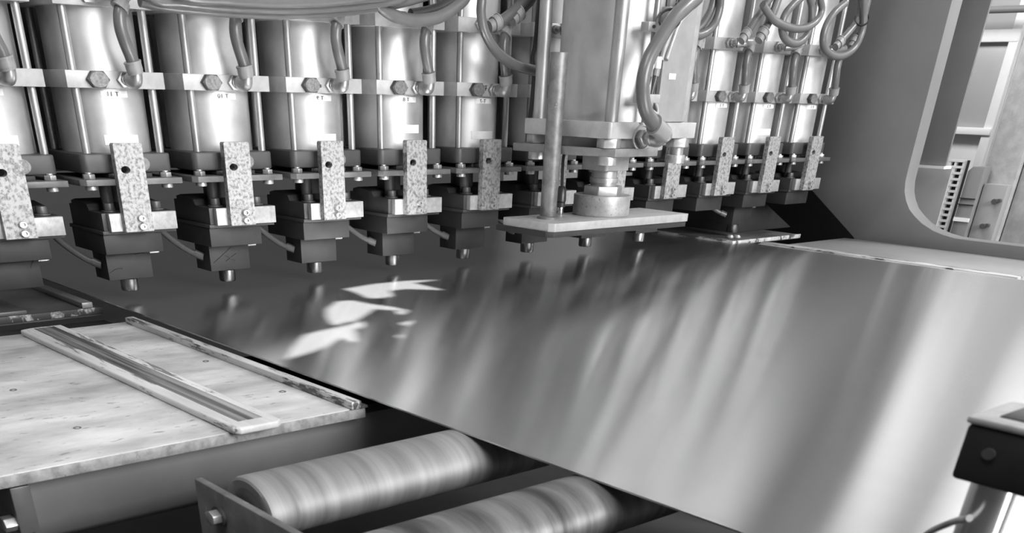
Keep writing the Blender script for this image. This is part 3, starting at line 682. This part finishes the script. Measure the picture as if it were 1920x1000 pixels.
for px, py in ((1866,378),(1844,424)):
    c_ = at(px, py, X=2.915)
    MB().cyl((2.905,c_.y,c_.z),(2.92,c_.y,c_.z), .0085, n=14, zs=.8).cyl((2.908,c_.y-.012,c_.z+.003),(2.92,c_.y-.012,c_.z+.003), .006, n=12, zs=.8).build('cable_gland', M['plate'], jb)
vg = empty('vent_grille', (0,0,0)); tag(vg, 'white grille with dark slots beside the cabinet', 'grille')
MB().box(3.10,3.12,.136,.190,-.2,.140).build('grille_back', M['black'], vg)
for y in (.140,.167,.186): MB().box(3.088,3.10,y-.004,y+.004,-.2,.140).build('grille_bar', M['white'], vg)
for k in range(20):
    z = .138-k*.0165; MB().box(3.087,3.10,.137,.189,z-.0032,z+.0032).build('grille_slat', M['white'], vg)

# ------------------------------------------------------------------ added unseen lamp: its mask is cut to throw bright patches on the metal
from mathutils.geometry import tessellate_polygon
LP = Vector((.50, -.50, 1.90)); ZH = 1.70
PATCH = [
 [(645,543),(700,534),(760,528),(822,526),(775,532),(832,545),(762,543),(730,546),(736,556),(715,560),(690,560),(668,550)],
 [(632,566),(660,564),(690,570),(735,576),(772,584),(735,582),(702,580),(684,592),(668,601),(642,612),(622,608),(612,595),(612,580)],
 [(572,627),(602,620),(648,604),(680,602),(683,612),(665,618),(668,640),(655,640),(640,632),(610,650),(575,662),(538,672),(545,655),(560,637)],
 [(750,606),(778,601),(762,611)], [(740,584),(764,584),(757,590),(748,590)], [(742,631),(756,626),(752,633)]]
def mask_pt(px, py):
    p = at(px, py, Z=0); t = (LP.z-ZH)/LP.z; return LP+(p-LP)*t
loops = [[Vector((LP.x-.13,LP.y-.10,ZH)), Vector((LP.x+.13,LP.y-.10,ZH)), Vector((LP.x+.13,LP.y+.16,ZH)), Vector((LP.x-.13,LP.y+.16,ZH))]] + [[mask_pt(*q) for q in pl_] for pl_ in PATCH]
flat = [v for lp in loops for v in lp]
wl = empty('added_patch_lamp', LP); tag(wl, 'added unseen lamp with a mask cut to throw patches on the strip', 'lamp')
hm = MB(); hm.add([v-LP for v in flat], [t for t in tessellate_polygon(loops)]); hm.build('patch_mask', M['dark'], wl, smooth=False)
MB().lathe([(.03,.03),(.045,.06),(.045,.12),(.02,.14)], (0,0,0), n=24).build('added_lamp_socket', M['dark'], wl)
ll = bpy.data.lights.new('added_patch_bulb', 'SPOT'); ll.energy = 3300; ll.spot_size = math.radians(48); ll.spot_blend = .1; ll.shadow_soft_size = .0012
lo = bpy.data.objects.new('added_patch_bulb', ll); C.objects.link(lo); lo.parent = wl; lo.rotation_euler = (math.radians(6), 0, 0)

# ------------------------------------------------------------------ foreground stand at the lower right
fg = empty('sensor_stand', (.08,-1.357,0)); tag(fg, 'black box on a chrome post, out of focus at lower right', 'stand')
MB().box(0,.056,-.075,0,.104,.1365).build('stand_head', M['fgblack'], fg, bevel=.003)
MB().box(-.001,.057,-.076,.001,.1365,.1405).build('head_rim', M['fgrim'], fg, bevel=.0015)
MB().box(.012,.046,-.064,-.012,.1404,.1412).build('head_recess', M['fgblack'], fg, bevel=.0003)
MB().cyl((.020,-.020,-.395),(.020,-.020,.104), .0135, n=28).build('stand_post', M['chrome'], fg)
MB().cyl((-.0005,-.018,.123),(-.0015,-.018,.123), .004, n=16, zs=.8).build('head_screw', M['plate'], fg)
MB().tube([Vector(at(1818,972,Y=-1.38))-Vector((.08,-1.357,0)), Vector(at(1785,980,Y=-1.36))-Vector((.08,-1.357,0)), Vector(at(1735,1004,Y=-1.34))-Vector((.08,-1.357,0)), Vector(at(1690,1050,Y=-1.32))-Vector((.08,-1.357,0))], .0022, n=10).build('stand_wire', M['fgrim'], fg)
